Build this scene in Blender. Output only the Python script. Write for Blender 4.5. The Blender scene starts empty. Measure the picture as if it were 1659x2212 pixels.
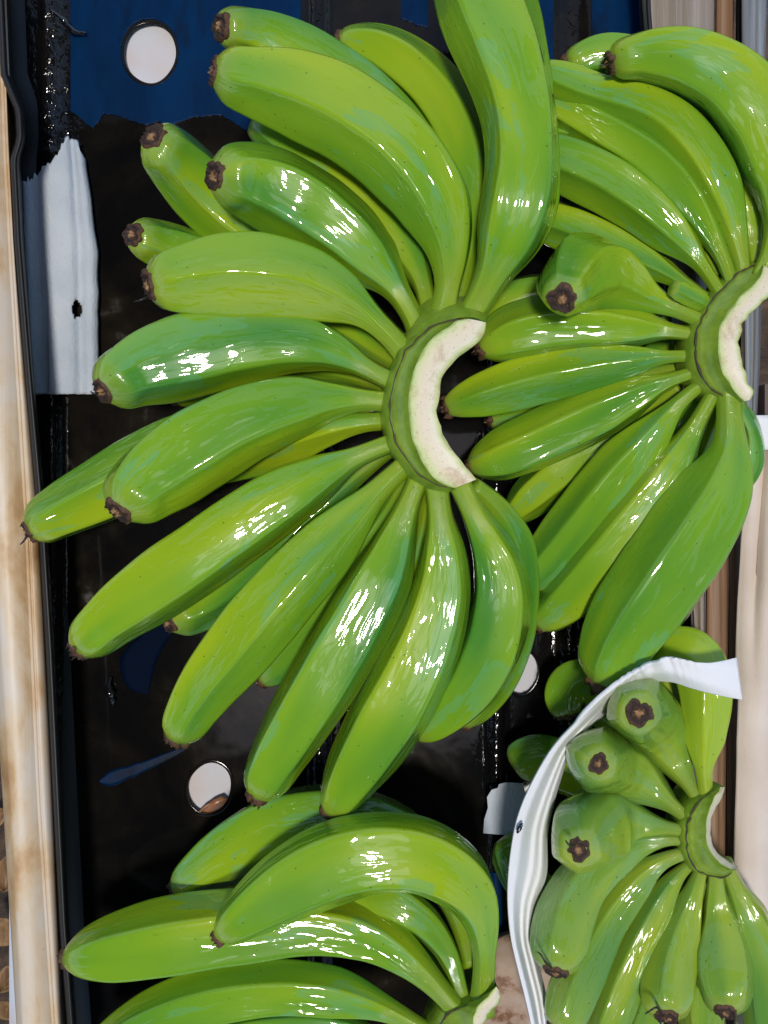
import bpy, math, random
import numpy as np
from mathutils import Vector

random.seed(7)
rng = np.random.default_rng(7)
C = bpy.context.scene.collection
scene = bpy.context.scene

# ------------------------------------------------------------------ camera
CAM_H = 0.62            # metres above the tray floor
FRAME_H = 0.55          # metres of tray floor seen from top to bottom
PX = FRAME_H / 2212.0   # one layout unit on the tray floor
cam_data = bpy.data.cameras.new("camera")
cam = bpy.data.objects.new("camera", cam_data)
C.objects.link(cam)
cam.location = (0, 0, CAM_H)
cam.rotation_euler = (0, 0, 0)
cam_data.sensor_fit = 'VERTICAL'
cam_data.sensor_height = 24
cam_data.angle_y = 2 * math.atan(FRAME_H / 2 / CAM_H)
cam_data.clip_start = 0.01
cam_data.clip_end = 500
scene.camera = cam

# ------------------------------------------------------------------ sky, sun, exposure
SUN_EL, SUN_AZ = 86.0, 200.0      # azimuth from +y (top of the picture), minus = towards -x
world = bpy.data.worlds.new("World")
scene.world = world
world.use_nodes = True
wn = world.node_tree
wn.nodes.clear()
sky = wn.nodes.new('ShaderNodeTexSky')
sky.sky_type = 'NISHITA'
sky.sun_disc = False
sky.sun_elevation = math.radians(SUN_EL)
sky.sun_rotation = math.radians(SUN_AZ)
bg = wn.nodes.new('ShaderNodeBackground')
bg.inputs['Strength'].default_value = 0.115
wo = wn.nodes.new('ShaderNodeOutputWorld')
wn.links.new(sky.outputs[0], bg.inputs[0])
wn.links.new(bg.outputs[0], wo.inputs[0])

sun_data = bpy.data.lights.new("sun", 'SUN')
sun_data.energy = 1.5
sun_data.angle = math.radians(6)
sun_data.color = (1.0, 0.95, 0.86)
sun = bpy.data.objects.new("sun", sun_data)
C.objects.link(sun)
el, az = math.radians(SUN_EL), math.radians(SUN_AZ)
to_sun = Vector((math.sin(az) * math.cos(el), math.cos(az) * math.cos(el), math.sin(el)))
sun.rotation_euler = to_sun.to_track_quat('Z', 'Y').to_euler()

scene.view_settings.view_transform = 'Standard'
scene.view_settings.look = 'None'
scene.view_settings.gamma = 1
scene.view_settings.exposure = 0.74
scene.render.engine = 'CYCLES'
scene.cycles.use_denoising = True
scene.cycles.max_bounces = 8
scene.cycles.sample_clamp_indirect = 6

# ------------------------------------------------------------------ helpers
def W(x, y, z=0.0):
    """layout units (1659 x 2212 sheet seen from the camera) at height z cm -> metres"""
    z = z * 0.01
    k = PX * (CAM_H - z) / CAM_H
    return np.array([(x - 829.5) * k, (1106 - y) * k, z])

def parse(s):
    return np.array([[float(v) for v in p.split()] for p in s.split(';') if p.strip()])

def catmull(P, n):
    """n samples, evenly spread by chord length, through the rows of P"""
    P = np.asarray(P, float)
    if len(P) == 2:
        t = np.linspace(0, 1, n)[:, None]
        return P[0] * (1 - t) + P[1] * t
    d = np.r_[0, np.cumsum(np.sqrt(np.linalg.norm(np.diff(P[:, :3], axis=0), axis=1) + 1e-9))]
    Q = np.vstack([2 * P[0] - P[1], P, 2 * P[-1] - P[-2]])
    dd = np.r_[d[0] - (d[1] - d[0]), d, d[-1] + (d[-1] - d[-2])]
    out = []
    m = max(8, 400 // (len(P) - 1))
    for i in range(1, len(Q) - 2):
        t0, t1, t2, t3 = dd[i - 1], dd[i], dd[i + 1], dd[i + 2]
        t = np.linspace(t1, t2, m, endpoint=(i == len(Q) - 3))[:, None]
        A1 = (t1 - t) / (t1 - t0) * Q[i - 1] + (t - t0) / (t1 - t0) * Q[i]
        A2 = (t2 - t) / (t2 - t1) * Q[i] + (t - t1) / (t2 - t1) * Q[i + 1]
        A3 = (t3 - t) / (t3 - t2) * Q[i + 1] + (t - t2) / (t3 - t2) * Q[i + 2]
        B1 = (t2 - t) / (t2 - t0) * A1 + (t - t0) / (t2 - t0) * A2
        B2 = (t3 - t) / (t3 - t1) * A2 + (t - t1) / (t3 - t1) * A3
        out.append((t2 - t) / (t2 - t1) * B1 + (t - t1) / (t2 - t1) * B2)
    F = np.vstack(out)
    s = np.r_[0, np.cumsum(np.linalg.norm(np.diff(F[:, :3], axis=0), axis=1))]
    g = np.linspace(0, s[-1], n)
    return np.stack([np.interp(g, s, F[:, k]) for k in range(F.shape[1])], axis=1)

def smooth_noise(n, step, seed):
    r = np.random.default_rng(seed)
    k = max(2, int(n / step) + 2)
    return np.interp(np.linspace(0, k - 1, n), np.arange(k), r.normal(size=k))

def mesh_obj(name, verts, faces, mat, parent=None, smooth=True, uvs=None, attrs=None):
    me = bpy.data.meshes.new(name)
    me.from_pydata([tuple(map(float, v)) for v in verts], [], faces)
    if uvs is not None:
        ul = me.uv_layers.new(name="UVMap")
        li = np.empty(len(me.loops), int)
        me.loops.foreach_get('vertex_index', li)
        ul.data.foreach_set('uv', np.asarray(uvs, float)[li].ravel())
    if attrs:
        for k, a in attrs.items():
            at = me.attributes.new(k, 'FLOAT', 'POINT')
            at.data.foreach_set('value', np.asarray(a, float))
    if smooth:
        me.polygons.foreach_set('use_smooth', [True] * len(me.polygons))
    me.update()
    o = bpy.data.objects.new(name, me)
    if mat:
        me.materials.append(mat)
    C.objects.link(o)
    if parent is not None:
        o.parent = parent
    return o

def tag(o, label=None, cat=None, group=None, kind=None):
    if label: o['label'] = label
    if cat: o['category'] = cat
    if group: o['group'] = group
    if kind: o['kind'] = kind
    return o

def empty(name, label, cat, group=None):
    o = bpy.data.objects.new(name, None)
    o.empty_display_size = 0.02
    C.objects.link(o)
    return tag(o, label, cat, group)

def grid_faces(nr, nc, wrap=False):
    f = []
    for i in range(nr - 1):
        for j in range(nc if wrap else nc - 1):
            a, b = i * nc + j, i * nc + (j + 1) % nc
            f.append((a, b, b + nc, a + nc))
    return f

def loft(lines, n, per=1):
    """lines: list of (k,3) arrays in metres, lofted into a grid"""
    S = [catmull(L, n) for L in lines]
    if per > 1:
        S = [np.stack([s[i] for s in S]) for i in range(n)]        # n x k x 3
        S = [catmull(s, per) for s in S]
        return np.stack(S, axis=1)                                  # per x n x 3
    return np.stack(S)

def grid_obj(name, G, mat, parent=None, smooth=True, thick=0.0):
    nr, nc = G.shape[:2]
    u = np.stack(np.meshgrid(np.linspace(0, 1, nc), np.linspace(0, 1, nr)), axis=-1).reshape(-1, 2)
    o = mesh_obj(name, G.reshape(-1, 3), grid_faces(nr, nc), mat, parent, smooth, uvs=u)
    if thick:
        m = o.modifiers.new("thickness", 'SOLIDIFY')
        m.thickness = abs(thick)
        m.offset = 1 if thick > 0 else -1
    return o

def tube(name, pts, radii, mat, parent=None, seg=8):
    P = np.asarray(pts, float)
    T = np.gradient(P, axis=0)
    T /= np.linalg.norm(T, axis=1)[:, None] + 1e-12
    up = np.array([0, 0, 1.0]) if abs(T[0][2]) < .9 else np.array([1.0, 0, 0])
    N = up - T[0] * up.dot(T[0]); N /= np.linalg.norm(N)
    V, F = [], []
    for i in range(len(P)):
        N = N - T[i] * N.dot(T[i]); N /= np.linalg.norm(N)
        B = np.cross(T[i], N)
        for k in range(seg):
            a = 2 * math.pi * k / seg
            V.append(P[i] + radii[i] * (math.cos(a) * N + math.sin(a) * B))
    F = grid_faces(len(P), seg, True)
    F.append(tuple(range(seg))[::-1]); F.append(tuple(range((len(P) - 1) * seg, len(P) * seg)))
    return mesh_obj(name, V, F, mat, parent)

# ------------------------------------------------------------------ material helpers
class NT:
    def __init__(self, name):
        self.m = bpy.data.materials.new(name); self.m.use_nodes = True
        self.t = self.m.node_tree; self.t.nodes.clear()
        self.out = self.n('ShaderNodeOutputMaterial')
        self.b = self.n('ShaderNodeBsdfPrincipled')
        self.l(self.b.outputs[0], self.out.inputs[0])
    def n(self, t, **kw):
        x = self.t.nodes.new(t)
        for k, v in kw.items(): setattr(x, k, v)
        return x
    def l(self, a, b): self.t.links.new(a, b)
    def set(self, **kw):
        for k, v in kw.items():
            k = k.replace('_', ' ')
            self.b.inputs[k].default_value = v
    def coords(self, kind='Object', scale=(1, 1, 1), w_random=False):
        tc = self.n('ShaderNodeTexCoord'); mp = self.n('ShaderNodeMapping')
        mp.inputs['Scale'].default_value = scale
        self.l(tc.outputs[kind], mp.inputs[0])
        return mp.outputs[0]
    def noise(self, vec, scale, detail=3, rough=.5, dist=0, w=None):
        x = self.n('ShaderNodeTexNoise')
        x.noise_dimensions = '4D' if w is not None else '3D'
        x.inputs['Scale'].default_value = scale; x.inputs['Detail'].default_value = detail
        x.inputs['Roughness'].default_value = rough; x.inputs['Distortion'].default_value = dist
        self.l(vec, x.inputs['Vector'])
        if w is not None: self.l(w, x.inputs['W'])
        return x.outputs['Fac']
    def ramp(self, fac, stops, interp='LINEAR'):
        r = self.n('ShaderNodeValToRGB'); r.color_ramp.interpolation = interp
        e = r.color_ramp.elements
        while len(e) < len(stops): e.new(0.5)
        for i, (p, c) in enumerate(stops):
            e[i].position = p; e[i].color = (c, c, c, 1) if isinstance(c, (int, float)) else (*c, 1)
        self.l(fac, r.inputs[0])
        return r.outputs[0]
    def mix(self, fac, a, b, mode='MIX'):
        x = self.n('ShaderNodeMix', data_type='RGBA', blend_type=mode)
        for s, v in ((0, fac), (6, a), (7, b)):
            if isinstance(v, (int, float)): x.inputs[s].default_value = v
            elif isinstance(v, tuple): x.inputs[s].default_value = (*v, 1)
            else: self.l(v, x.inputs[s])
        return x.outputs[2]
    def math(self, op, a, b=0.0):
        x = self.n('ShaderNodeMath', operation=op)
        for i, v in enumerate((a, b)):
            if isinstance(v, (int, float)): x.inputs[i].default_value = v
            else: self.l(v, x.inputs[i])
        return x.outputs[0]
    def bump(self, h, strength, dist, normal=None):
        x = self.n('ShaderNodeBump'); x.inputs['Strength'].default_value = strength
        x.inputs['Distance'].default_value = dist
        self.l(h, x.inputs['Height'])
        if normal is not None: self.l(normal, x.inputs['Normal'])
        return x.outputs[0]

def banana_material(name, yellow, mid, deep, teal):
    M = NT(name)
    rnd = M.n('ShaderNodeObjectInfo').outputs['Random']
    w = M.math('MULTIPLY', rnd, 37.0)
    uv = M.coords('UV')
    tc = M.coords('UV', (3.2, 9.0, 1))           # patches long along the fruit
    obj = M.coords('Object')
    al = M.n('ShaderNodeAttribute', attribute_name='along').outputs['Fac']
    # broad tone along and around the skin
    n1 = M.noise(M.coords('UV', (3.8, 7.5, 1)), 1.0, 1.5, .5, .2, w)
    col = M.ramp(n1, [(.32, yellow), (.5, mid), (.68, deep)])
    # fine lengthwise streaks
    n2 = M.noise(M.coords('UV', (70, 14, 1)), 1.0, 3, .6, 0, w)
    col = M.mix(M.math('MULTIPLY', n2, .05), col, deep)
    # teal sky sheen painted into the skin colour, in islands with crisp rims
    n3 = M.noise(M.coords('UV', (5.5, 17.0, 1)), 1.0, 4, .5, .5, w)
    patch = M.ramp(n3, [(.575, 0.0), (.588, 1.0), (.67, .55)])
    inner = M.math('MULTIPLY', patch, .42)
    col = M.mix(inner, col, teal)
    # stem end and blossom end
    stem = M.ramp(al, [(.80, 0.0), (.9, 1.0)])
    col = M.mix(M.math('MULTIPLY', stem, .65), col, (yellow[0] * .72, yellow[1] * .75, yellow[2] * .8))
    tip = M.ramp(al, [(0.0, 1.0), (.06, 0.0)])
    col = M.mix(M.math('MULTIPLY', tip, .5), col, (.30, .36, .05))
    # tiny dark freckles
    vo = M.n('ShaderNodeTexVoronoi'); vo.inputs['Scale'].default_value = 210
    M.l(obj, vo.inputs['Vector'])
    d = M.ramp(vo.outputs['Distance'], [(.055, 1.0), (.10, 0.0)])
    sep = M.n('ShaderNodeSeparateColor'); M.l(vo.outputs['Color'], sep.inputs[0])
    keep = M.ramp(sep.outputs[0], [(.5, 0.0), (.52, .75)])
    col = M.mix(M.math('MULTIPLY', d, keep), col, (.035, .06, .012))
    # scuffs
    n4 = M.noise(M.coords('UV', (22, 60, 1)), 1.0, 4, .7, .6, w)
    col = M.mix(M.ramp(n4, [(.645, 0.0), (.73, .42)]), col, (.07, .10, .02))
    M.l(col, M.b.inputs['Base Color'])
    M.set(Roughness=.36, Coat_Weight=1.0, Coat_Roughness=.025, Coat_IOR=1.5, Specular_IOR_Level=.15, IOR=1.4)
    # skin bump and the uneven wet film that breaks up highlights
    f1 = M.noise(obj, 170, 2, .5, .3, w)
    f2 = M.noise(M.coords('UV', (90, 330, 1)), 1.0, 3, .6, 0, w)
    f3 = M.noise(M.coords('UV', (26, 50, 1)), 1.0, 1, .4, .6, w)
    sheen = M.bump(f3, .6, .0014)
    sheen = M.bump(f1, .05, .0006, sheen)
    sheen = M.bump(f2, .06, .0004, sheen)
    g = M.noise(obj, 1500, 2, .6)
    pud = M.ramp(M.noise(M.coords('UV', (8, 30, 1)), 1.0, 2, .5, .6, w), [(.49, 0.0), (.55, 1.0)])
    sheen = M.bump(pud, .28, .0006, sheen)
    gl = M.bump(M.math('MULTIPLY', g, stem), .9, .0006, sheen)
    M.l(gl, M.b.inputs['Coat Normal'])
    M.l(M.bump(f2, .05, .0003), M.b.inputs['Normal'])
    return M.m

def simple(name, color, rough=.5, **kw):
    M = NT(name); M.set(Base_Color=(*color, 1), Roughness=rough, **kw)
    return M.m

MAT = {}
MAT['banana'] = banana_material('banana_skin', (.31, .43, .012), (.17, .345, .016), (.065, .235, .026), (.11, .36, .15))
MAT['banana_dull'] = banana_material('banana_skin_dull', (.32, .42, .03), (.20, .34, .035), (.10, .25, .04), (.17, .36, .14))

MAT['banana_sun_tint'] = banana_material('banana_skin_sun_tint', (.38, .49, .02), (.26, .42, .022), (.14, .31, .03), (.24, .43, .12))  # sunlight glowing through one finger, put into the skin colour as yellow

def tip_material():
    M = NT('dry_blossom_end')
    al = M.n('ShaderNodeAttribute', attribute_name='rim').outputs['Fac']
    o = M.coords('Object')
    n = M.noise(o, 500, 4, .7)
    f = M.math('ADD', al, M.math('MULTIPLY', M.math('SUBTRACT', n, .5), .75))
    M.l(M.ramp(f, [(.22, (.40, .24, .11)), (.34, (.10, .042, .018)), (.55, (.022, .010, .007)), (.85, (.036, .016, .008)), (1.0, (.10, .045, .02))]), M.b.inputs['Base Color'])
    M.set(Roughness=.5)
    M.l(M.bump(n, 1.0, .0012), M.b.inputs['Normal'])
    return M.m
MAT['tip'] = tip_material()
MAT['dark_fibre'] = simple('dark_fibre', (.018, .012, .012), .4)

def crown_material():
    M = NT('crown_skin')
    o = M.coords('Object')
    n = M.noise(o, 90, 4, .6, .4)
    col = M.ramp(n, [(.3, (.12, .21, .012)), (.55, (.19, .30, .02)), (.75, (.25, .36, .035))])
    n2 = M.noise(o, 160, 4, .65)
    col = M.mix(M.ramp(n2, [(.69, 0.0), (.74, .8)]), col, (.09, .045, .02))
    M.l(col, M.b.inputs['Base Color'])
    M.set(Roughness=.42, Coat_Weight=.6, Coat_Roughness=.12)
    M.l(M.bump(M.noise(o, 420, 3), .5, .0006), M.b.inputs['Normal'])
    return M.m
MAT['crown'] = crown_material()

def cut_material():
    M = NT('cut_flesh')
    uv = M.coords('UV', (14, 3.0, 1)); o = M.coords('Object')
    sep = M.n('ShaderNodeSeparateXYZ'); M.l(M.coords('UV'), sep.inputs[0])
    n = M.noise(o, 110, 3, .6)
    across = M.math('ADD', sep.outputs[1], M.math('MULTIPLY', M.math('SUBTRACT', n, .5), .28))
    col = M.ramp(across, [(.0, (.30, .42, .09)), (.12, (.58, .65, .30)), (.30, (.72, .66, .44)), (.52, (.74, .64, .50)), (.78, (.70, .66, .50)), (.92, (.48, .53, .22)), (1.0, (.30, .38, .10))])
    vo = M.n('ShaderNodeTexVoronoi'); vo.inputs['Scale'].default_value = 480
    M.l(o, vo.inputs['Vector'])
    dots = M.ramp(vo.outputs['Distance'], [(.10, .40), (.24, 0.0)])
    col = M.mix(dots, col, (.40, .28, .13))
    br = M.noise(o, 75, 5, .7, .6)
    col = M.mix(M.ramp(br, [(.53, 0.0), (.70, .6)]), col, (.40, .26, .10))
    edge = M.ramp(M.math('ADD', M.math('ABSOLUTE', M.math('SUBTRACT', across, .5)), M.math('MULTIPLY', br, .15)), [(.50, 0.0), (.60, .5)])
    col = M.mix(edge, col, (.16, .20, .04))
    M.l(col, M.b.inputs['Base Color'])
    M.set(Roughness=.5, Coat_Weight=.12, Coat_Roughness=.3)
    M.b.inputs['Subsurface Weight'].default_value = .15
    M.b.inputs['Subsurface Radius'].default_value = (.004, .003, .002)
    M.l(M.bump(M.noise(o, 520, 4, .75), .7, .0007), M.b.inputs['Normal'])
    return M.m
MAT['cut'] = cut_material()
MAT['cut_edge'] = simple('dried_cut_edge', (.045, .022, .014), .55)

def tray_material():
    M = NT('wet_black_plastic')
    o = M.coords('Object')
    n = M.noise(o, 14, 5, .6, .5)
    n2 = M.noise(o, 60, 5, .65)
    dirt = M.math('MULTIPLY', M.ramp(n, [(.42, 0.0), (.62, 1.0)]), n2)
    M.l(M.mix(dirt, (.0035, .0035, .004), (.017, .013, .007)), M.b.inputs['Base Color'])
    wet = M.n('ShaderNodeAttribute', attribute_name='ridge').outputs['Fac']
    M.l(M.math('MAXIMUM', M.math('MULTIPLY', M.ramp(dirt, [(0.0, .035), (.5, .12), (.8, .4)]), M.math('SUBTRACT', 1.0, wet)), .07), M.b.inputs['Roughness'])
    M.l(M.math('ADD', .2, M.math('MULTIPLY', wet, .3)), M.b.inputs['Specular IOR Level'])
    M.set(IOR=1.5, Specular_IOR_Level=.2)
    f = M.noise(M.coords('Object', (230, 150, 230)), 1.0, 2, .6, .4)
    amp = M.n('ShaderNodeAttribute', attribute_name='ridge').outputs['Fac']
    b = M.bump(M.math('MULTIPLY', f, amp), 1.0, .0030)
    b = M.bump(M.noise(o, 25, 3), .12, .002, b)
    M.l(b, M.b.inputs['Normal'])
    return M.m
MAT['tray'] = tray_material()
def reflection_material():
    M = NT('painted_blue_reflection')  # blue sky mirrored in the wet floor, put into the base colour
    o = M.coords('Object')
    n = M.noise(M.coords('Object', (40, 14, 40)), 1.0, 4, .6, .4)
    col = M.ramp(n, [(.35, (.0003, .013, .048)), (.65, (.0005, .022, .078))])
    dirt = M.noise(M.coords('Object', (30, 18, 30)), 1.0, 5, .6, .6)  # dark noise breaking up the painted reflection
    M.l(M.mix(M.ramp(dirt, [(.54, 0.0), (.70, .85)]), col, (.004, .004, .004)), M.b.inputs['Base Color'])  # no real dirt here: dark breaks in the painted reflection
    M.set(Roughness=.3)
    M.b.inputs['Specular IOR Level'].default_value = .05
    M.l(M.bump(n, .12, .002), M.b.inputs['Normal'])
    return M.m
MAT['blue'] = reflection_material()
MAT['blue_dark'] = simple('painted_dark_reflection', (.001, .005, .018), .6, Specular_IOR_Level=.02)  # fainter part of the floor reflection, likewise painted as colour
MAT['rubber'] = simple('black_liner_rubber', (.0045, .0045, .005), .5)

def foam_material(name, a, b, rough=.3):
    M = NT(name)
    o = M.coords('Object')
    n = M.noise(o, 22, 3, .5)
    M.l(M.ramp(n, [(.35, a), (.7, b)]), M.b.inputs['Base Color'])
    M.set(Roughness=.85)
    M.b.inputs['Specular IOR Level'].default_value = .2
    M.b.inputs['Subsurface Weight'].default_value = .25
    M.b.inputs['Subsurface Radius'].default_value = (.006, .006, .006)
    h = M.noise(M.coords('Object', (700, 420, 700)), 1.0, 3, .65)
    M.l(M.bump(h, rough, .0006), M.b.inputs['Normal'])
    return M.m
MAT['foam'] = foam_material('white_foam', (.74, .75, .79), (.80, .80, .83))
MAT['foam_old'] = foam_material('soiled_foam', (.44, .49, .56), (.58, .62, .68), 1.0)
MAT['foam_pink'] = foam_material('stained_foam', (.58, .62, .70), (.58, .50, .48), .1)
MAT['foam_cream'] = foam_material('cream_foam', (.60, .50, .43), (.72, .63, .56))

def beam_material():
    M = NT('stained_cream_beam')
    o = M.coords('Object')
    n = M.noise(M.coords('Object', (34, 15, 34)), 1.0, 6, .62, .25)
    col = M.ramp(n, [(.30, (.58, .53, .49)), (.44, (.60, .51, .41)), (.53, (.58, .44, .29)), (.61, (.50, .32, .16)), (.72, (.32, .17, .07))])
    g = M.noise(M.coords('Object', (260, 3, 260)), 1.0, 4, .6)
    col = M.mix(M.ramp(g, [(.55, 0.0), (.8, .35)]), col, (.40, .25, .13))
    k = M.noise(o, 300, 4, .7)
    col = M.mix(M.ramp(k, [(.68, 0.0), (.74, .5)]), col, (.20, .11, .05))
    M.l(col, M.b.inputs['Base Color'])
    M.set(Roughness=.5, Coat_Weight=.1, Coat_Roughness=.3)
    M.l(M.bump(g, .25, .0008), M.b.inputs['Normal'])
    return M.m
MAT['beam'] = beam_material()

def wood_material(name, a, b, c):
    M = NT(name)
    g = M.noise(M.coords('Object', (220, 5, 220)), 1.0, 5, .65, .4)
    col = M.ramp(g, [(.3, a), (.5, b), (.72, c)])
    M.l(col, M.b.inputs['Base Color'])
    M.set(Roughness=.55)
    M.l(M.bump(g, .6, .0012), M.b.inputs['Normal'])
    return M.m
def board_material():
    M = NT('rusty_board')
    o = M.coords('Object')
    n = M.noise(o, 55, 5, .65)
    M.l(M.ramp(n, [(.35, (.42, .33, .27)), (.56, (.36, .25, .18)), (.64, (.20, .09, .04)), (.72, (.09, .035, .02))]), M.b.inputs['Base Color'])
    M.set(Roughness=.6)
    return M.m
MAT['board'] = board_material()
MAT['beam_dull'] = wood_material('dull_beige_plank', (.20, .155, .115), (.26, .21, .165), (.31, .29, .29))
MAT['wood_brown'] = wood_material('brown_wood', (.09, .045, .022), (.22, .12, .062), (.36, .22, .13))
MAT['wood_dark'] = wood_material('dark_weathered_wood', (.035, .024, .018), (.085, .058, .042), (.17, .125, .095))
MAT['rail'] = wood_material('grey_painted_rail', (.09, .09, .09), (.17, .18, .20), (.30, .34, .40))

def ground_material():
    M = NT('leaf_litter_soil')
    o = M.coords('Object')
    n = M.noise(o, 40, 6, .7, .8)
    M.l(M.ramp(n, [(.3, (.02, .014, .010)), (.5, (.075, .045, .028)), (.7, (.17, .10, .055))]), M.b.inputs['Base Color'])
    M.set(Roughness=.85)
    M.l(M.bump(n, 1.0, .01), M.b.inputs['Normal'])
    return M.m
MAT['soil'] = ground_material()
MAT['leaf'] = wood_material('dry_leaf', (.10, .05, .02), (.24, .13, .05), (.40, .24, .10))
MAT['added_roof'] = wood_material('added_shade_cover', (.012, .010, .007), (.022, .018, .012), (.035, .028, .018))

# ------------------------------------------------------------------ the setting
G = np.array([[[x, y, -.16] for x in (-60, 60)] for y in (-60, 60)])
gr = grid_obj('ground', G, MAT['soil'], smooth=False)
tag(gr, 'brown soil strewn with dry leaf litter below the packing frame', kind='structure')

# unseen cover added to darken tray reflections and shape sun and sky
rv, rf = [], []
def sheets(x0, x1, y0, y1):
    n_ = max(2, int((x1 - x0) / .028)); o_ = len(rv)
    for x in np.linspace(x0, x1, n_):
        zz = 2.0 + .02 * math.sin(x * 2 * math.pi / .14)
        for y in (y0, y1):
            rv.extend([(x, y, zz), (x, y, zz + .01)])
    for k in range(n_ - 1):
        a, b = o_ + 4 * k, o_ + 4 * k + 4
        rf.extend([(a, b, b + 2, a + 2), (a + 1, a + 3, b + 3, b + 1), (a, a + 1, b + 1, b), (a + 2, b + 2, b + 3, a + 3)])
sheets(-3.2, -.38, -3.2, .93)
sheets(.34, 1.25, -3.2, .93)
sheets(-.38, .34, -3.2, -.54)
sheets(-.38, .34, .30, .93)                # the gap between the last two is cut to let the sun onto the bananas
added_roof = mesh_obj('added_roof', rv, rf, MAT['added_roof'])
tag(added_roof, 'unseen dark corrugated cover added over the tray to shape light and reflections', kind='structure')

# ------------------------------------------------------------------ black tray
HOLES = [(324, 114, 56, 65, 0), (452, 1702, 46, 55, .35), (1127, 1453, 35, 47, .1)]
RIDGES = [(112, 34, .55), (690, 30, .5), (1072, 26, .45), (1235, 40, .4)]
def floor_h(x):
    return sum(h * math.exp(-((x - c) / (w * .62)) ** 4) for c, w, h in RIDGES)

tray = empty('tray', 'wet black plastic tray with drain holes under all the bananas', 'tray')
xs = np.linspace(50, 1500, 206); ys = np.linspace(-60, 2280, 240)
V, A = [], []
for y in ys:
    for x in xs:
        xx = x + (x < 60) * (y - 1000) * 0.0
        V.append(W(xx, y, 0) + np.array([0, 0, .01 * floor_h(xx)]))
        A.append(min(1, sum(math.exp(-((xx - c) / (w * 1.1)) ** 2) for c, w, h in RIDGES)) * (.85 if y < 330 and xx < 300 else .22))
def in_hole(x, y, s=1.0):
    for cx, cy, a, b, r in HOLES:
        c, sn = math.cos(r), math.sin(r)
        u = ((x - cx) * c + (y - cy) * sn) / a; v = (-(x - cx) * sn + (y - cy) * c) / b
        if u * u + v * v < s * s: return True
    return False
F = []
nc = len(xs)
for i in range(len(ys) - 1):
    for j in range(nc - 1):
        if in_hole((xs[j] + xs[j + 1]) / 2, (ys[i] + ys[i + 1]) / 2, 1.08): continue
        a = i * nc + j
        F.append((a, a + 1, a + 1 + nc, a + nc))
mesh_obj('tray_floor', V, F, MAT['tray'], tray, attrs={'ridge': A})
for cx, cy, a, b, r in HOLES:
    V = []
    prof = [(1.0, -.45), (.995, 0.0), (1.01, .035), (1.04, .045), (1.09, .04), (1.14, .025), (1.17, -.05)]
    n = 64
    for s, z in prof:
        for k in range(n):
            t = 2 * math.pi * k / n
            wob = 1 + .012 * math.sin(3 * t + cx) + .01 * math.sin(5 * t + cy)
            u, v = a * s * wob * math.cos(t), b * s * wob * math.sin(t)
            V.append(W(cx + u * math.cos(r) - v * math.sin(r), cy + u * math.sin(r) + v * math.cos(r), z))
    mesh_obj('hole_rim', V, grid_faces(len(prof), n, True), MAT['tray'], tray)

# left wall of the tray and its rolled rubber lip
LIPX = parse('-60 -6; 160 4; 240 37; 300 40; 345 26; 420 30; 520 35; 800 58; 1123 87; 1400 104; 1728 120; 2000 134; 2212 150; 2290 156')
def lipx(y): return float(np.interp(y, LIPX[:, 0], LIPX[:, 1]))
yy = np.linspace(-60, 2290, 160)
prof = [(-6, 4.6), (-2, 5.25), (3, 5.4), (8, 5.35), (11, 5.0), (13, 4.0), (14, 1.0), (16, .15), (60, -.06)]
Gd = np.stack([[W(lipx(y) + dx + (0 if dz > 1.5 else (58 - min(58, lipx(y))) * .15), y, dz) for y in yy] for dx, dz in prof])
grid_obj('tray_wall', Gd, MAT['rubber'], tray)
# right wall
prof = [(1470, -.05), (1484, .3), (1490, 4.2), (1494, 4.6), (1500, 4.4)]
Gd = np.stack([[W(x - 95 + 95 * min(1, max(0, y / 1340)), y, z) for y in np.linspace(-60, 2290, 60)] for x, z in prof])
grid_obj('tray_wall', Gd, MAT['rubber'], tray)

# white foam below the drain holes
Gd = np.stack([[W(x, y, -.5) for x in np.linspace(20, 1480, 20)] for y in np.linspace(-60, 2280, 20)])
fu = grid_obj('foam_sheet', Gd, MAT['foam_pink'], thick=.003)
tag(fu, 'white foam sheet lying beneath the black tray, seen through its round drain holes', 'foam sheet')
lf = catmull(np.array([W(436, 1750, -.25), W(458, 1728, -.02), W(482, 1716, -.15)]), 9)
Gd = np.stack([lf + np.array([dx * .004, -abs(dx) ** 1.3 * .004, .002 - .0012 * dx * dx]) for dx in (-1.2, -.6, 0, .6, 1.2)])
cl = grid_obj('dry_leaf', Gd, simple('copper_leaf', (.30, .13, .06), .28), thick=.0006)
tag(cl, 'small shiny copper brown leaf caught in the drain hole above the lower left bananas', 'leaf')

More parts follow.
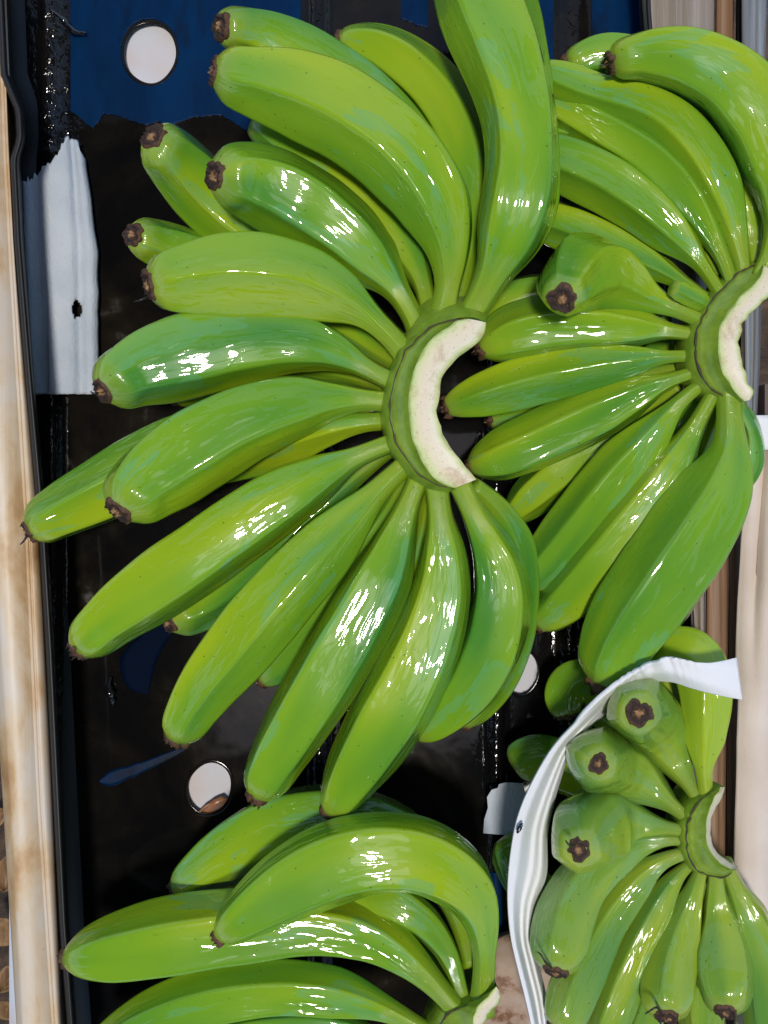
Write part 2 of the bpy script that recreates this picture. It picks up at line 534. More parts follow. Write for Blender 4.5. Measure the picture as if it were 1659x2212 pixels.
# torn strip of white foam at the left of the floor
def strip():
    prof = [(52, .25), (60, .4), (84, .3), (108, .8), (134, .9), (156, .75), (172, .35), (188, .62), (202, .5), (212, .06)]
    ny = 90
    top = {52: 388, 60: 396, 85: 375, 110: 352, 138: 312, 160: 296, 172: 300, 190: 312, 204: 330, 212: 345}
    L = []
    pr = catmull(np.array([[x, z, 0.0] for x, z in prof]), 46)
    tx = sorted(top)
    r = np.random.default_rng(3)
    for i in range(46):
        x, z = pr[i, 0], pr[i, 1]
        y0 = np.interp(x, tx, [top[k] for k in tx]) + r.normal() * 4.0
        col = []
        for j in range(ny):
            t = j / (ny - 1)
            y = y0 + (851 + r.normal() * .6 - y0) * t
            wig = (x - 50) / 160
            xx = 132 + (x - 132) * (.62 + .38 * min(1, (y - 290) / 260)) if y < 550 and x > 132 else x
            xx += 10 * (y - 560) / 300 * (1 if x < 100 else .3) + smooth_x[j] * wig * .9
            col.append(W(xx, y, .45 + z * .75))
        L.append(col)
    Gd = np.array(L)
    f = []
    for q in grid_faces(46, ny):
        c = Gd.reshape(-1, 3)[list(q)].mean(axis=0)
        k = PX * (CAM_H - c[2]) / CAM_H
        x, y = c[0] / k + 829.5, 1106 - c[1] / k
        if ((x - 166) / 10) ** 2 + ((y - 668) / 20) ** 2 > 1: f.append(q)
    o = mesh_obj('foam_strip', Gd.reshape(-1, 3), f, MAT['foam_old'])
    m = o.modifiers.new('thickness', 'SOLIDIFY'); m.thickness = .0022; m.offset = -1
    return o
smooth_x = smooth_noise(90, 4, 5)
st = strip()
tag(st, 'pale torn strip of white foam with ridges along the left side of the tray', 'foam strip')

# sky reflection on the wet tray floor, built as thin blue sheets
def sheen(name, edge_fn, x0, x1, y0, label, nxs=260, nys=130):
    L = []
    for x in np.linspace(x0, x1, nxs):
        y1 = edge_fn(x)
        L.append([W(x, y, .06) + np.array([0, 0, .01 * floor_h(x)]) for y in np.linspace(y0, y1, nys)])
    Gd = np.array(L); nr, ncl = Gd.shape[:2]
    keep = []
    for f in grid_faces(nr, ncl):
        c = Gd.reshape(-1, 3)[list(f)].mean(axis=0)
        if not in_hole(c[0] / PX + 829.5, 1106 - c[1] / PX, 1.11): keep.append(f)
    o = mesh_obj(name, Gd.reshape(-1, 3), keep, MAT['blue'])
    m = o.modifiers.new('thickness', 'SOLIDIFY'); m.thickness = .0003
    return tag(o, label, 'plastic film')  # no real film: sky reflection built as a blue sheet
nz = smooth_noise(400, 1.2, 17) * 1.3 + smooth_noise(400, 7, 18) * 2.5
def jagged(pts):
    P = parse(pts)
    return lambda x: float(np.interp(x, P[:, 0], P[:, 1]) + np.interp(x, np.linspace(100, 1500, 400), nz))
sheen('blue_reflection', jagged('150 236; 175 258; 200 272; 212 262; 225 244; 300 262; 370 268; 430 250; 480 246; 500 262; 560 300; 640 330'), 152, 650, -60, 'bright blue sky reflection painted on the tray floor round the white upper left drain hole')
sheen('blue_reflection', jagged('1278 190; 1290 215; 1330 210; 1398 190'), 1278, 1398, -60, 'dark blue painted reflection at the top of the tray between the two upper banana hands')
sheen('blue_reflection', jagged('866 40; 925 60'), 866, 925, -60, 'small painted blue reflection at the top edge between the upright banana and its left neighbour', 40, 40)
sheen('blue_reflection', jagged('1120 170; 1196 200'), 1120, 1196, -60, 'painted blue reflection at the top edge just right of the upright banana', 50, 60)
sheen('blue_reflection', jagged('1056 2055; 1082 2062'), 1056, 1084, 1880, 'narrow strip of painted blue reflection on the tray floor above the bright lower left hand', 12)
L = []
for x in np.linspace(214, 402, 60):
    q = (x - 214) / 188; c = 1688 - 72 * q ** 1.2; h = (15 * (1 - q) + 3) * min(1, q * 8) * 1.0 + 2 + 1.2 * math.sin(x * .11 + 2 * math.sin(x * .045))
    L.append([W(x, c + h * v, .05) for v in np.linspace(-1, 1, 6)])
o = grid_obj('blue_reflection', np.array(L), MAT['blue'], thick=.0003)
tag(o, 'thin painted streak of blue reflection above the lower left drain hole', 'plastic film')  # no real film: sky reflection built as a blue sheet
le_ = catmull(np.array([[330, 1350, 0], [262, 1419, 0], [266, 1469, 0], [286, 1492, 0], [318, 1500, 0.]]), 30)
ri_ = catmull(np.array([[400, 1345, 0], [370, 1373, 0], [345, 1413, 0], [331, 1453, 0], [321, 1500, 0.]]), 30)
o = grid_obj('blue_reflection', np.stack([[W(*(a * (1 - t) + b * t + np.array([0, 0, .05]))) for a, b in zip(le_, ri_)] for t in np.linspace(0, 1, 8)]), MAT['blue_dark'], thick=.0003)
tag(o, 'almost black blue painted reflection patch on the tray under the tip of the long left banana', 'plastic film')  # no real film: fainter reflection built as a dark blue sheet

# scraps of debris on the floor
def debris(name, pts, rad, label, mat):
    P = catmull(np.array([W(*p) for p in pts]), 16)
    r = np.interp(np.linspace(0, 1, 16), np.linspace(0, 1, len(rad)), rad) * PX * (1 + .25 * rng.normal(size=16))
    o = tube(name, P, np.abs(r), mat)
    return tag(o, label, 'debris')
wetm = simple('wet_black_leaf', (.006, .006, .008), .12, Coat_Weight=1.0, Coat_Roughness=.08)
debris('twig', [(108, 20, .7), (135, 42, .9), (160, 68, .5), (185, 72, .3)], [2, 6, 7, 4], 'crooked black twig beside the upper left ridge of the tray', wetm)
debris('leaf_scrap', [(240, 1462, .2), (236, 1485, .35), (240, 1505, .3), (246, 1525, .1)], [3, 9, 12, 3], 'curled wet black leaf scrap on the tray floor below the long left banana', wetm)

# ------------------------------------------------------------------ beams and rails
def prism(name, ypts, cols, mat, label, cat):
    """cols: list of (list of x at ypts, z)"""
    yy = np.linspace(ypts[0], ypts[-1], 60)
    Gd = np.stack([[W(np.interp(y, ypts, xs_), y, z) for y in yy] for xs_, z in cols])
    o = grid_obj(name, Gd, mat, smooth=True)
    return tag(o, label, cat)
YB = [-80, 300, 519, 1123, 1728, 2212, 2300]
gr_ = np.array([2, 14, 25, 61, 88, 120, 126.])
rt = np.array([6, 22, 33, 84, 114, 136, 142.])
bl = np.array([-95, -75, -58, -16, 22, 47, 52.])
le = np.array([-110, -92, -75, -32, 7, 36, 41.])
prism('wooden_beam', YB, [(le - 1, -2), (le, 3.9), (le + 2, 4.5), (bl - 1, 4.85), (bl + 2, 5.0), (bl + 6, 5.02), (gr_ - 9, 5.02), (gr_ - 7, 4.9), (gr_ - 5, 5.02), (gr_ - 2, 5.0), (gr_, 4.85), (gr_ + 2, 4.98), ((gr_ + rt) / 2, 4.85), (rt - 3, 4.5), (rt + 4, 3.6), (rt + 6, -2)],
      MAT['beam'], 'cream stained wooden beam with fine grooves along the left edge of the tray', 'beam')
YR = [-80, 1340, 2300]
def lin(a, b): return np.interp(YR, [0, 1340], [a, b]) + (np.array(YR) - np.clip(YR, 0, 1340)) * (b - a) / 1340
l_, r_ = lin(1389, 1490), lin(1543, 1524)
prism('wooden_beam', YR, [(l_ - 3, -1), (l_, 3.6), (l_ + 6, 4.0), (l_ + 12, 4.05), (l_ * .4 + r_ * .6, 4.05), (l_ * .36 + r_ * .64, 4.25), (l_ * .12 + r_ * .88, 4.25), (l_ * .09 + r_ * .91, 4.05), (r_ - 6, 4.05), (r_, 3.8), (r_ + 1, -2)],
      MAT['beam_dull'], 'cream beam along the right edge of the tray, partly hidden behind bananas', 'beam')
l_, r_ = lin(1546, 1525), lin(1584, 1571)
prism('wooden_batten', YR, [(l_, -2), (l_ + 1, 3.0), (l_ + 4, 3.2), ((l_ + r_) / 2, 3.25), (r_ - 4, 3.2), (r_, 3.0), (r_ + 1, -2)],
      MAT['wood_brown'], 'brown grained wooden batten beside the right cream beam', 'batten')
l_, r_ = lin(1590, 1573), lin(1602, 1598)
prism('wooden_batten', YR, [(l_, -2), (l_ + 1, 2.2), (l_ + 3, 2.4), (r_ - 3, 2.4), (r_, 2.2), (r_ + 1, -2)],
      MAT['wood_dark'], 'narrow dark weathered batten next to the cream foam on the right', 'batten')
l_, r_ = np.array([1600, 1607, 1612.]), np.array([1657, 1641, 1630.])
prism('grey_rail', [-80, 780, 1000], [(l_, -2), (l_ + 1, 4.4), (l_ + 4, 4.6), (l_ * .6 + r_ * .4, 4.6), (l_ * .55 + r_ * .45, 4.45), (l_ * .4 + r_ * .6, 4.45), (l_ * .35 + r_ * .65, 4.6), (r_ - 4, 4.6), (r_, 4.3), (r_ + 1, -2)],
      MAT['rail'], 'weathered grey blue rail in the upper right corner behind the bananas', 'rail')
Gd = np.stack([[W(x, y, 1.0) for x in (1636, 1700, 1760)] for y in (835, 870, 930)])
o = grid_obj('wooden_plank', Gd, simple('mauve_brown_wood', (.10, .07, .058), .6), smooth=False, thick=-.012)
tag(o, 'dull brown plank at the right edge just above the cream foam', 'plank')
# board at the bottom between the two lower hands
Gd = np.stack([catmull(np.array([W(1040, 2036, 1.2), W(1096, 2010, 1.2), W(1200, 2004, 1.2)]), 12), catmull(np.array([W(1040, 2120, 1.25), W(1100, 2110, 1.25), W(1200, 2105, 1.25)]), 12), catmull(np.array([W(1030, 2290, 1.2), W(1100, 2290, 1.2), W(1200, 2290, 1.2)]), 12)])
o = grid_obj('wooden_board', Gd, MAT['board'], thick=-.01)
tag(o, 'rust stained cream board at the bottom between the lower banana hands', 'board')

# ------------------------------------------------------------------ bananas
NTH = 84
GROUP = 'hands of green bananas'
def ridge_profile(roll, warp, k=5, a=.95):
    th = np.linspace(0, 2 * math.pi, NTH, endpoint=False)
    t = th + roll + warp * np.sin(th + roll * 2.3)
    m = (t % (2 * math.pi / k)) - math.pi / k
    poly = math.cos(math.pi / k) / np.cos(m)          # 1 at the corners
    r = (1 - a) * .93 + a * poly
    # soften corners slightly
    r = .5 * r + .25 * np.roll(r, 1) + .25 * np.roll(r, -1)
    r = r + .023 * a * np.exp(-((math.pi / k - np.abs(m)) / .10) ** 2)
    return th, r / r.max()

def banana(hand, spec, roll=None, mat=None, hair=None, seed=0, tipless=False, label=None, facet=.95, fat=1.0):
    P = parse(spec)
    rr = np.random.default_rng(seed + 1000)
    roll = rr.uniform(-.3, .3) + (0 if roll is None else roll)
    # rounder shoulder by the blossom end
    a, b = P[0], P[1]
    q = a + (b - a) * .28; q[3] = a[3] + (.60 if a[3] > 23 else .48) * (b[3] - a[3])
    P = np.vstack([a, q, P[1:]])
    pts = np.array([np.r_[W(x, y, z), hw * PX * (CAM_H - z * .01) / CAM_H] for x, y, z, hw in P])
    n = 72
    S = catmull(pts, n)
    c, rad = S[:, :3].copy(), S[:, 3]
    for _ in range(30):                      # ease sharp bends
        c[1:-1] = c[1:-1] * .5 + (c[:-2] + c[2:]) * .25
    S = np.column_stack([c, rad]); sl = np.r_[0, np.cumsum(np.linalg.norm(np.diff(c, axis=0), axis=1))]
    g = np.linspace(0, sl[-1], n)
    S = np.stack([np.interp(g, sl, S[:, k]) for k in range(4)], axis=1); c, rad = S[:, :3], S[:, 3]
    rad = np.maximum(rad, .0015) * np.interp(np.linspace(0, 1, n), [0, .12, .7, .85, .95, 1], [1, fat, fat, .86, .86, .95])
    c = c.copy()
    T = np.gradient(c, axis=0); T /= np.linalg.norm(T, axis=1)[:, None]
    L = np.r_[0, np.cumsum(np.linalg.norm(np.diff(c, axis=0), axis=1))]
    # transport a frame from the stem
    N = [None] * n
    up = np.array([0, 0, 1.0])
    v = up - T[-1] * up.dot(T[-1]); v /= np.linalg.norm(v)
    N[-1] = v
    for i in range(n - 2, -1, -1):
        v = N[i + 1] - T[i] * N[i + 1].dot(T[i]); N[i] = v / np.linalg.norm(v)
    th, prof = ridge_profile(roll, rr.uniform(-.28, .28), a=facet)
    V, UV, AL = [], [], []
    s = L / L[-1]
    for i in range(n):
        B = np.cross(T[i], N[i])
        fade = min(1, s[i] / .10) ** .7 * (1 - .55 * min(1, max(0, (s[i] - .72) / .2)))
        pr = 1 + (prof - 1) * fade
        pr = pr * (1 + .012 * math.sin(s[i] * 9 + roll * 5) + .012 * np.sin(2 * th + s[i] * 11 + roll * 31) + .009 * np.sin(3 * th - s[i] * 19 + roll * 47) + .006 * np.sin(th + s[i] * 37 + roll * 13))
        ring = c[i] + rad[i] * pr[:, None] * (-np.cos(th)[:, None] * N[i] + np.sin(th)[:, None] * B)
        V.append(ring)
        UV += [(t / (2 * math.pi), L[i]) for t in th]
        AL += [s[i]] * NTH
    V = np.vstack(V)
    F = grid_faces(n, NTH, True)
    F.append(tuple(range((n - 1) * NTH, n * NTH)))
    F.append(tuple(range(NTH))[::-1])
    o = mesh_obj('banana', V, F, mat or MAT['banana'], hand, uvs=UV, attrs={'along': AL})
    if label: o['label'] = label
    if not tipless:
        stub = 1.0 if T[0][2] < -.15 else 1.9
        d = -T[0]; B = np.cross(T[0], N[0]); R = rad[0]
        R *= rr.uniform(.92, 1.08); ecc = rr.uniform(.85, 1.15)
        prof2 = [(1.03, -.28), (1.06, .0), (.98, .16), (.78, .24), (.62, .14), (.46, .10), (.34, .2), (.18, .26), (.02, .24)]
        m = 28; V2, R2 = [], []
        jag = smooth_noise(m, 1.6, seed + 5); jag[-1] = jag[0]
        for ri, (q, h) in enumerate(prof2):
            for k in range(m):
                t = 2 * math.pi * k / m
                w_ = 1 + .13 * jag[k] * min(1, q)
                hh = h * stub * R * (1 + .5 * rr.normal() * (.15 < q)) if 1 < ri < 8 else h * R
                V2.append(c[0] + d * hh + R * q * w_ * (math.cos(t) * N[0] * ecc + math.sin(t) * B / ecc))
                R2.append(q)
        F2 = grid_faces(len(prof2), m, True)
        F2.append(tuple(range((len(prof2) - 1) * m, len(prof2) * m)))
        mesh_obj('blossom_end', V2, F2, MAT['tip'], o, attrs={'rim': R2})
        if hair:
            hp = catmull(np.array([W(*h) for h in hair]), 14)
            tube('dry_filament', hp, np.linspace(3.2, 1.2, 14) * PX, MAT['dark_fibre'], o, 6)
    return o

def crown(hand, l1, l2, l3, z1, z2, z3, skirt=34, center=None, seed=1):
    n = 90
    A = catmull(np.array([W(x, y, z1) for x, y in parse(l1)]), n)
    Bl = catmull(np.array([W(x, y, z2) for x, y in parse(l2)]), n)
    Cl = catmull(np.array([W(x, y, z3) for x, y in parse(l3)]), n)
    jit = smooth_noise(n, 3, seed) * .00035
    out = A - Cl; out[:, 2] = 0; out /= np.linalg.norm(out, axis=1)[:, None] + 1e-9
    A = A + out * jit[:, None]
    Cl = Cl + out * (smooth_noise(n, 4, seed + 2) * .0004 * min(1, skirt / 34) ** 3)[:, None]
    Bl = Bl + out * (smooth_noise(n, 5, seed + 3) * .0003)[:, None]
    mid = A * .5 + Bl * .5; mid[:, 2] -= .0022
    sk1 = A + out * (.35 * skirt * PX) - np.array([0, 0, .006])
    sk2 = A + out * (.55 * skirt * PX) - np.array([0, 0, .018])
    sk3 = A + out * (.2 * skirt * PX) - np.array([0, 0, .035])
    in1 = Cl - np.array([0, 0, .012]) + out * .001
    in2 = Cl - np.array([0, 0, .030]) + out * .006
    Gd = np.stack([sk3, sk2, sk1, A - np.array([0, 0, .0006]), mid * .6 + A * .4, mid, Bl * .7 + mid * .3, Bl])
    cr = grid_obj('crown', Gd, MAT['crown'], hand)
    grid_obj('crown_underside', np.stack([Cl, in1, in2, sk3]), MAT['crown'], cr)
    # end caps of the crescent
    face = np.stack([Bl * (1 - t) + Cl * t + np.array([0, 0, (.0004 * math.sin(math.pi * t))]) for t in np.linspace(0, 1, 12)])
    fo = grid_obj('cut_face', face, MAT['cut'], cr)
    k = slice(2, int(n * .97))
    r = (.8 + .9 * np.abs(smooth_noise(n, 4, seed + 9)))[k] * PX
    r[0] = r[-1] = .3 * PX
    tube('dried_edge', (A + np.array([0, 0, .0003]))[k], r, MAT['cut_edge'], cr, 6)
    for e in (0, -1):
        ring = [sk3[e], sk2[e], sk1[e], A[e], Bl[e], Cl[e], in1[e], in2[e]]
        mesh_obj('crown_end', ring, [tuple(range(8))], MAT['crown'], cr, smooth=False)
    return cr

# ---- the large central hand
HA = empty('banana_hand', 'large two-tiered hand of green bananas in the middle with pale crescent cut crown', 'bananas', GROUP)
crown(HA, '1008 687; 975 692; 930 706; 884 752; 852 818; 842 880; 853 945; 884 1000; 925 1038; 962 1052; 985 1056',
      '1012 689; 985 695; 950 716; 915 757; 890 820; 882 885; 890 945; 914 998; 940 1032; 962 1048; 984 1054',
      '1049 696; 1040 730; 1020 752; 985 775; 958 815; 946 868; 948 915; 966 958; 992 992; 1015 1018; 1028 1036',
      10.6, 11.3, 11.5, seed=3)
TOPA = [
 # the upright one at the top, and its twin behind
 ('1000 -130 10 30; 1020 -60 10.5 95; 1062 60 10.8 100; 1112 190 11 92; 1132 320 11 86; 1124 430 11 88; 1098 520 10.7 78; 1064 592 10.1 48; 1034 652 9.6 37; 1000 705 9.2 38', .15),
 ('1020 -130 7 30; 1055 -60 7.5 80; 1088 60 7.8 85; 1128 200 8 72; 1146 330 8 64; 1142 440 8 66; 1115 530 8 55; 1075 600 8 32; 1040 660 8 26; 1010 700 8 25', .5),
 ('463 155 10.5 30; 545 172 10.0 78; 690 215 10 102; 810 280 10.2 104; 905 375 10.2 98; 958 470 10 82; 975 560 9.6 52; 970 620 9.4 34; 955 690 9.2 36', .05),
 ('466 382 10.7 32; 530 386 9.7 82; 630 430 9.0 94; 735 500 9.0 88; 805 565 9.0 66; 852 618 9.0 36; 885 670 9.0 28; 905 715 9.0 28', .9),
 ('323 616 10.5 31; 385 605 9.9 80; 510 592 9.6 98; 640 605 9.5 90; 735 640 9.3 66; 795 680 9.2 38; 840 722 9.2 30; 880 770 9.2 30', .25),
 ('222 843 10.3 31; 284 802 9.4 80; 400 768 8.8 97; 530 745 8.8 88; 650 740 8.9 68; 735 762 9.0 46; 790 798 9.0 28; 870 835 9.2 26', .7),
 ('256 1103 10.7 33; 313 1042 9.8 88; 410 975 9.2 100; 520 912 9.2 95; 640 872 9.2 76; 725 862 9.2 46; 790 862 9.2 29; 880 872 9.2 28', .35),
 ('420 1010 4.6 30; 500 985 5.8 58; 620 945 6.8 66; 710 925 8.0 40; 780 912 8.5 26; 880 908 8.8 24', .1),
 ('170 1402 8.2 30; 235 1335 8.2 68; 345 1258 8.4 84; 470 1170 8.6 86; 590 1085 8.7 80; 690 1028 8.8 58; 770 985 8.9 30; 880 945 9.1 25', .55),
 ('382 1597 7.9 27; 412 1525 8.0 60; 500 1410 8.3 80; 590 1300 8.5 84; 690 1190 8.6 76; 760 1115 8.8 54; 812 1062 8.9 34; 895 985 9.1 26', .3),
 ('556 1720 7.8 25; 598 1635 8.0 66; 680 1500 8.3 82; 762 1360 8.5 84; 830 1235 8.6 70; 862 1145 8.7 48; 885 1080 9 31; 915 1010 9.2 28', .8),
 ('714 1756 7.5 22; 765 1668 7.8 70; 850 1530 8.1 92; 915 1400 8.3 88; 955 1275 8.5 70; 958 1180 8.7 54; 948 1110 9 34; 942 1030 9.2 32', .45),
 ('900 1590 6.2 16; 965 1545 6.6 52; 1035 1455 7.0 72; 1075 1345 7.4 76; 1082 1245 7.8 66; 1050 1160 8.2 48; 1018 1100 8.8 33; 985 1030 9.0 30', .12),
 ('1000 1560 3.6 20; 1060 1480 4.2 50; 1105 1360 4.6 56; 1112 1240 5.2 54; 1100 1150 5.8 50; 1065 1085 6.6 34; 1020 1050 7.4 24', .62),
]
LOWA = [
 ('478 57 7.9 30; 536 62 7.0 55; 640 112 6.2 72; 760 190 5.8 76; 880 300 5.6 70; 950 450 6 55; 960 600 7.4 28', .2),
 ('733 88 5.6 18; 785 88 5.6 46; 870 130 5.8 64; 955 210 5.8 68; 1010 330 5.8 66; 1020 450 6 58; 1005 580 7 34; 985 680 8 22', .75),
 ('329 299 8.3 31; 370 334 7.2 66; 450 420 5.6 78; 560 510 5.2 78; 690 590 5.4 66; 800 680 6.5 34; 870 740 7.5 20', .4),
 ('287 507 7.0 27; 336 522 6.0 52; 440 570 5 66; 570 620 4.8 66; 720 690 5.6 46; 830 770 7 26; 890 800 8 24', .55),
 ('380 860 4.4 20; 440 830 4.4 46; 560 800 4.6 56; 700 790 5.4 46; 830 830 7 20', .55),
 ('62 1146 6.0 25; 128 1108 5.6 62; 235 1055 5.4 78; 350 995 5.2 82; 480 940 5.4 74; 640 900 6 50; 800 880 7.4 22', .85),
 ('364 1344 5.8 24; 425 1310 4.8 62; 520 1235 5.0 80; 620 1140 5.2 74; 730 1050 6 40; 840 970 7.4 20', .15),
 ('566 1470 4.0 18; 620 1425 4.2 48; 710 1320 4.8 64; 790 1200 5.4 58; 850 1090 6.4 32; 890 1010 7.6 20', .65),
 ('775 1500 3.4 14; 810 1440 4 44; 870 1330 4.6 52; 910 1200 5.4 44; 930 1060 7.4 20', .35),
 ('560 260 6.4 40; 650 325 6.6 62; 745 400 6.8 68; 835 485 7 62; 890 560 7.4 44; 915 615 8 28; 930 690 8.6 26', .95),
]
LAB = {5: [(215, 838, 10), (204, 850, 10.2), (196, 846, 10)], 4: [(322, 640, 10.2), (304, 648, 10.4), (290, 652, 10.2)]}
for i, (s, r) in enumerate(TOPA):
    banana(HA, s, (r - .4) * .5, hair=LAB.get(i), seed=i, tipless=(i == 7))
for i, (s, r) in enumerate(LOWA):
    hair = [(62, 1150, 6.4), (52, 1168, 6.6), (44, 1176, 6.4)] if i == 5 else None
    banana(HA, s, (r - .4) * .5, seed=40 + i, hair=hair, tipless=(i == 9))
# the web of green tissue joining the stems at the top of the crown
Gd = np.stack([catmull(np.array([W(*p) for p in L]), 40) for L in (
    [(875, 720, 8.6), (900, 668, 8.8), (940, 640, 8.8), (985, 640, 8.9), (1030, 640, 8.8), (1066, 640, 8.6)],
    [(872, 735, 9.4), (905, 690, 9.7), (945, 668, 9.8), (985, 660, 9.9), (1025, 662, 9.9), (1058, 672, 9.5)],
    [(885, 752, 10.1), (920, 712, 10.5), (955, 696, 10.5), (985, 688, 10.5), (1020, 686, 10.7), (1048, 694, 10.9)])])
grid_obj('stem_web', np.stack([Gd[0], Gd[0] * .5 + Gd[1] * .5, Gd[1], Gd[1] * .5 + Gd[2] * .5, Gd[2]]), MAT['crown'], HA)
# brown scar on the upright banana
tube('scar', catmull(np.array([W(1190, 205, 10.2), W(1194, 240, 10.2), W(1196, 275, 10.2), W(1198, 300, 10.1)]), 12), np.abs(smooth_noise(12, 2, 8)) * PX * 2.6 + PX, MAT['cut_edge'], HA)

# ---- the hand in the upper right
HB = empty('banana_hand', 'hand of green bananas in the upper right, crown facing the grey rail', 'bananas', GROUP)
crown(HB, '1640 570; 1597 590; 1546 640; 1514 692; 1503 745; 1510 800; 1536 840; 1580 862; 1604 868',
      '1648 572; 1640 600; 1600 640; 1564 688; 1551 742; 1559 798; 1580 832; 1596 856; 1606 867',
      '1672 590; 1660 640; 1636 664; 1608 696; 1599 738; 1601 773; 1614 822; 1628 844; 1620 865', 8.6, 9.3, 9.5, seed=12)
HBL = [
 ('1321 135 9 24; 1370 118 9 50; 1460 122 9.2 70; 1560 162 9.4 82; 1640 245 9.4 90; 1690 360 9.2 84; 1690 470 9 50; 1665 560 8.8 28; 1640 600 8.6 24', .3, 0),
 ('1229 146 7 24; 1265 118 7 42; 1330 122 7 50; 1420 160 6.8 58; 1540 260 6.6 55; 1620 400 6.8 45; 1640 560 7.6 18', .6, 0),
 ('1150 155 6.8 20; 1200 172 7 42; 1300 212 7.2 46; 1400 236 7.6 54; 1490 310 7.9 62; 1555 420 8.0 56; 1592 520 8 34; 1606 580 8.2 20; 1612 620 8.3 18', .1, 0),
 ('1460 230 6.2 30; 1530 300 6.6 50; 1590 400 7 50; 1622 500 7.4 30; 1632 570 7.8 16', .7, 1),
 ('1130 180 6 20; 1190 212 6.2 44; 1290 268 6.6 52; 1390 326 7 56; 1470 400 7.3 56; 1526 480 7.6 42; 1562 555 7.9 22; 1585 625 8.2 17', .85, 0),
 ('1120 285 5 20; 1190 320 5.2 50; 1290 360 5.4 56; 1400 430 5.8 54; 1490 520 6.4 36; 1550 600 7.2 16', .4, 0),
 ('1110 310 6 20; 1180 335 6.2 56; 1280 375 6.6 64; 1385 440 7 60; 1462 510 7.3 44; 1515 570 7.7 22; 1560 640 8.2 17', .2, 0),
 ('1130 455 4.6 20; 1190 478 4.8 46; 1290 515 5.4 50; 1385 560 6 40; 1450 595 6.8 24; 1530 650 7.8 17', .5, 0),
 ('1214 646 12.2 27; 1222 625 11.2 56; 1246 590 9.4 76; 1300 588 8 74; 1358 618 7.4 58; 1408 646 7.4 34; 1460 668 7.7 22; 1530 700 8.2 19', .0, 0),
 ('1454 622 8.6 17; 1470 630 8.4 21; 1500 645 8.2 20; 1540 668 8.0 18', .0, 1),
 ('1036 755 6.2 22; 1085 728 6.2 54; 1180 705 6.4 64; 1290 700 6.8 56; 1385 708 7.2 38; 1440 714 7.6 22; 1530 728 8.1 17', .75, 0),
 ('964 880 5.4 20; 1040 852 5.4 48; 1170 815 5.8 54; 1290 792 6.4 46; 1385 776 7 32; 1440 770 7.5 18; 1530 768 8 15', .15, 0),
 ('1058 908 2.6 18; 1110 896 2.6 36; 1230 860 3 44; 1360 815 4.4 36; 1480 790 6.4 16', .5, 0),
 ('1000 700 3 20; 1080 660 3.4 52; 1200 645 3.8 58; 1320 650 4.6 44; 1440 690 6.4 18', .5, 0),
 ('1015 1008 5.0 18; 1075 988 5.2 52; 1190 938 5.6 60; 1305 885 6.2 56; 1390 845 7 36; 1445 822 7.5 20; 1535 795 8 15', .6, 0),
 ('1100 1120 3 20; 1150 1070 3.2 44; 1240 1000 3.8 48; 1350 920 4.6 40; 1470 840 6.4 16', .3, 0),
 ('1130 1262 4.2 22; 1172 1222 4.6 50; 1265 1110 5.4 62; 1355 1000 6.2 58; 1422 925 7 38; 1466 868 7.5 21; 1540 812 8 17', .9, 0),
 ('1160 1348 4.4 20; 1208 1312 4.8 52; 1305 1205 5.8 66; 1400 1085 6.6 60; 1468 985 7.2 42; 1508 910 7.6 24; 1550 835 8 19', .35, 0),
 ('1298 1475 7.2 30; 1330 1400 7.6 76; 1415 1275 7.9 96; 1505 1140 8.1 94; 1566 1030 8.2 72; 1582 960 8.2 46; 1576 900 8.2 34; 1574 840 8.2 32', .55, 0),
 ('1360 1150 3.4 20; 1400 1080 3.6 50; 1455 990 4.2 56; 1505 900 5 44; 1550 810 6.4 24; 1570 760 7 16', .2, 1),
 ('1330 830 3 20; 1390 800 3.4 40; 1470 760 4.4 46; 1540 730 6 30; 1580 720 7 16', .2, 1),
 ('1440 1120 3.6 20; 1475 1060 3.8 46; 1520 970 4.6 50; 1555 880 5.4 40; 1575 800 6.6 20', .2, 1),
 ('1580 1060 5 30; 1618 1000 5.4 34; 1622 930 6 22; 1600 880 7 16; 1590 840 7.6 14', .2, 1),
]
for i, (s, r, t) in enumerate(HBL):
    banana(HB, s, (r - .4) * .5, seed=80 + i, tipless=bool(t), fat=1.1)

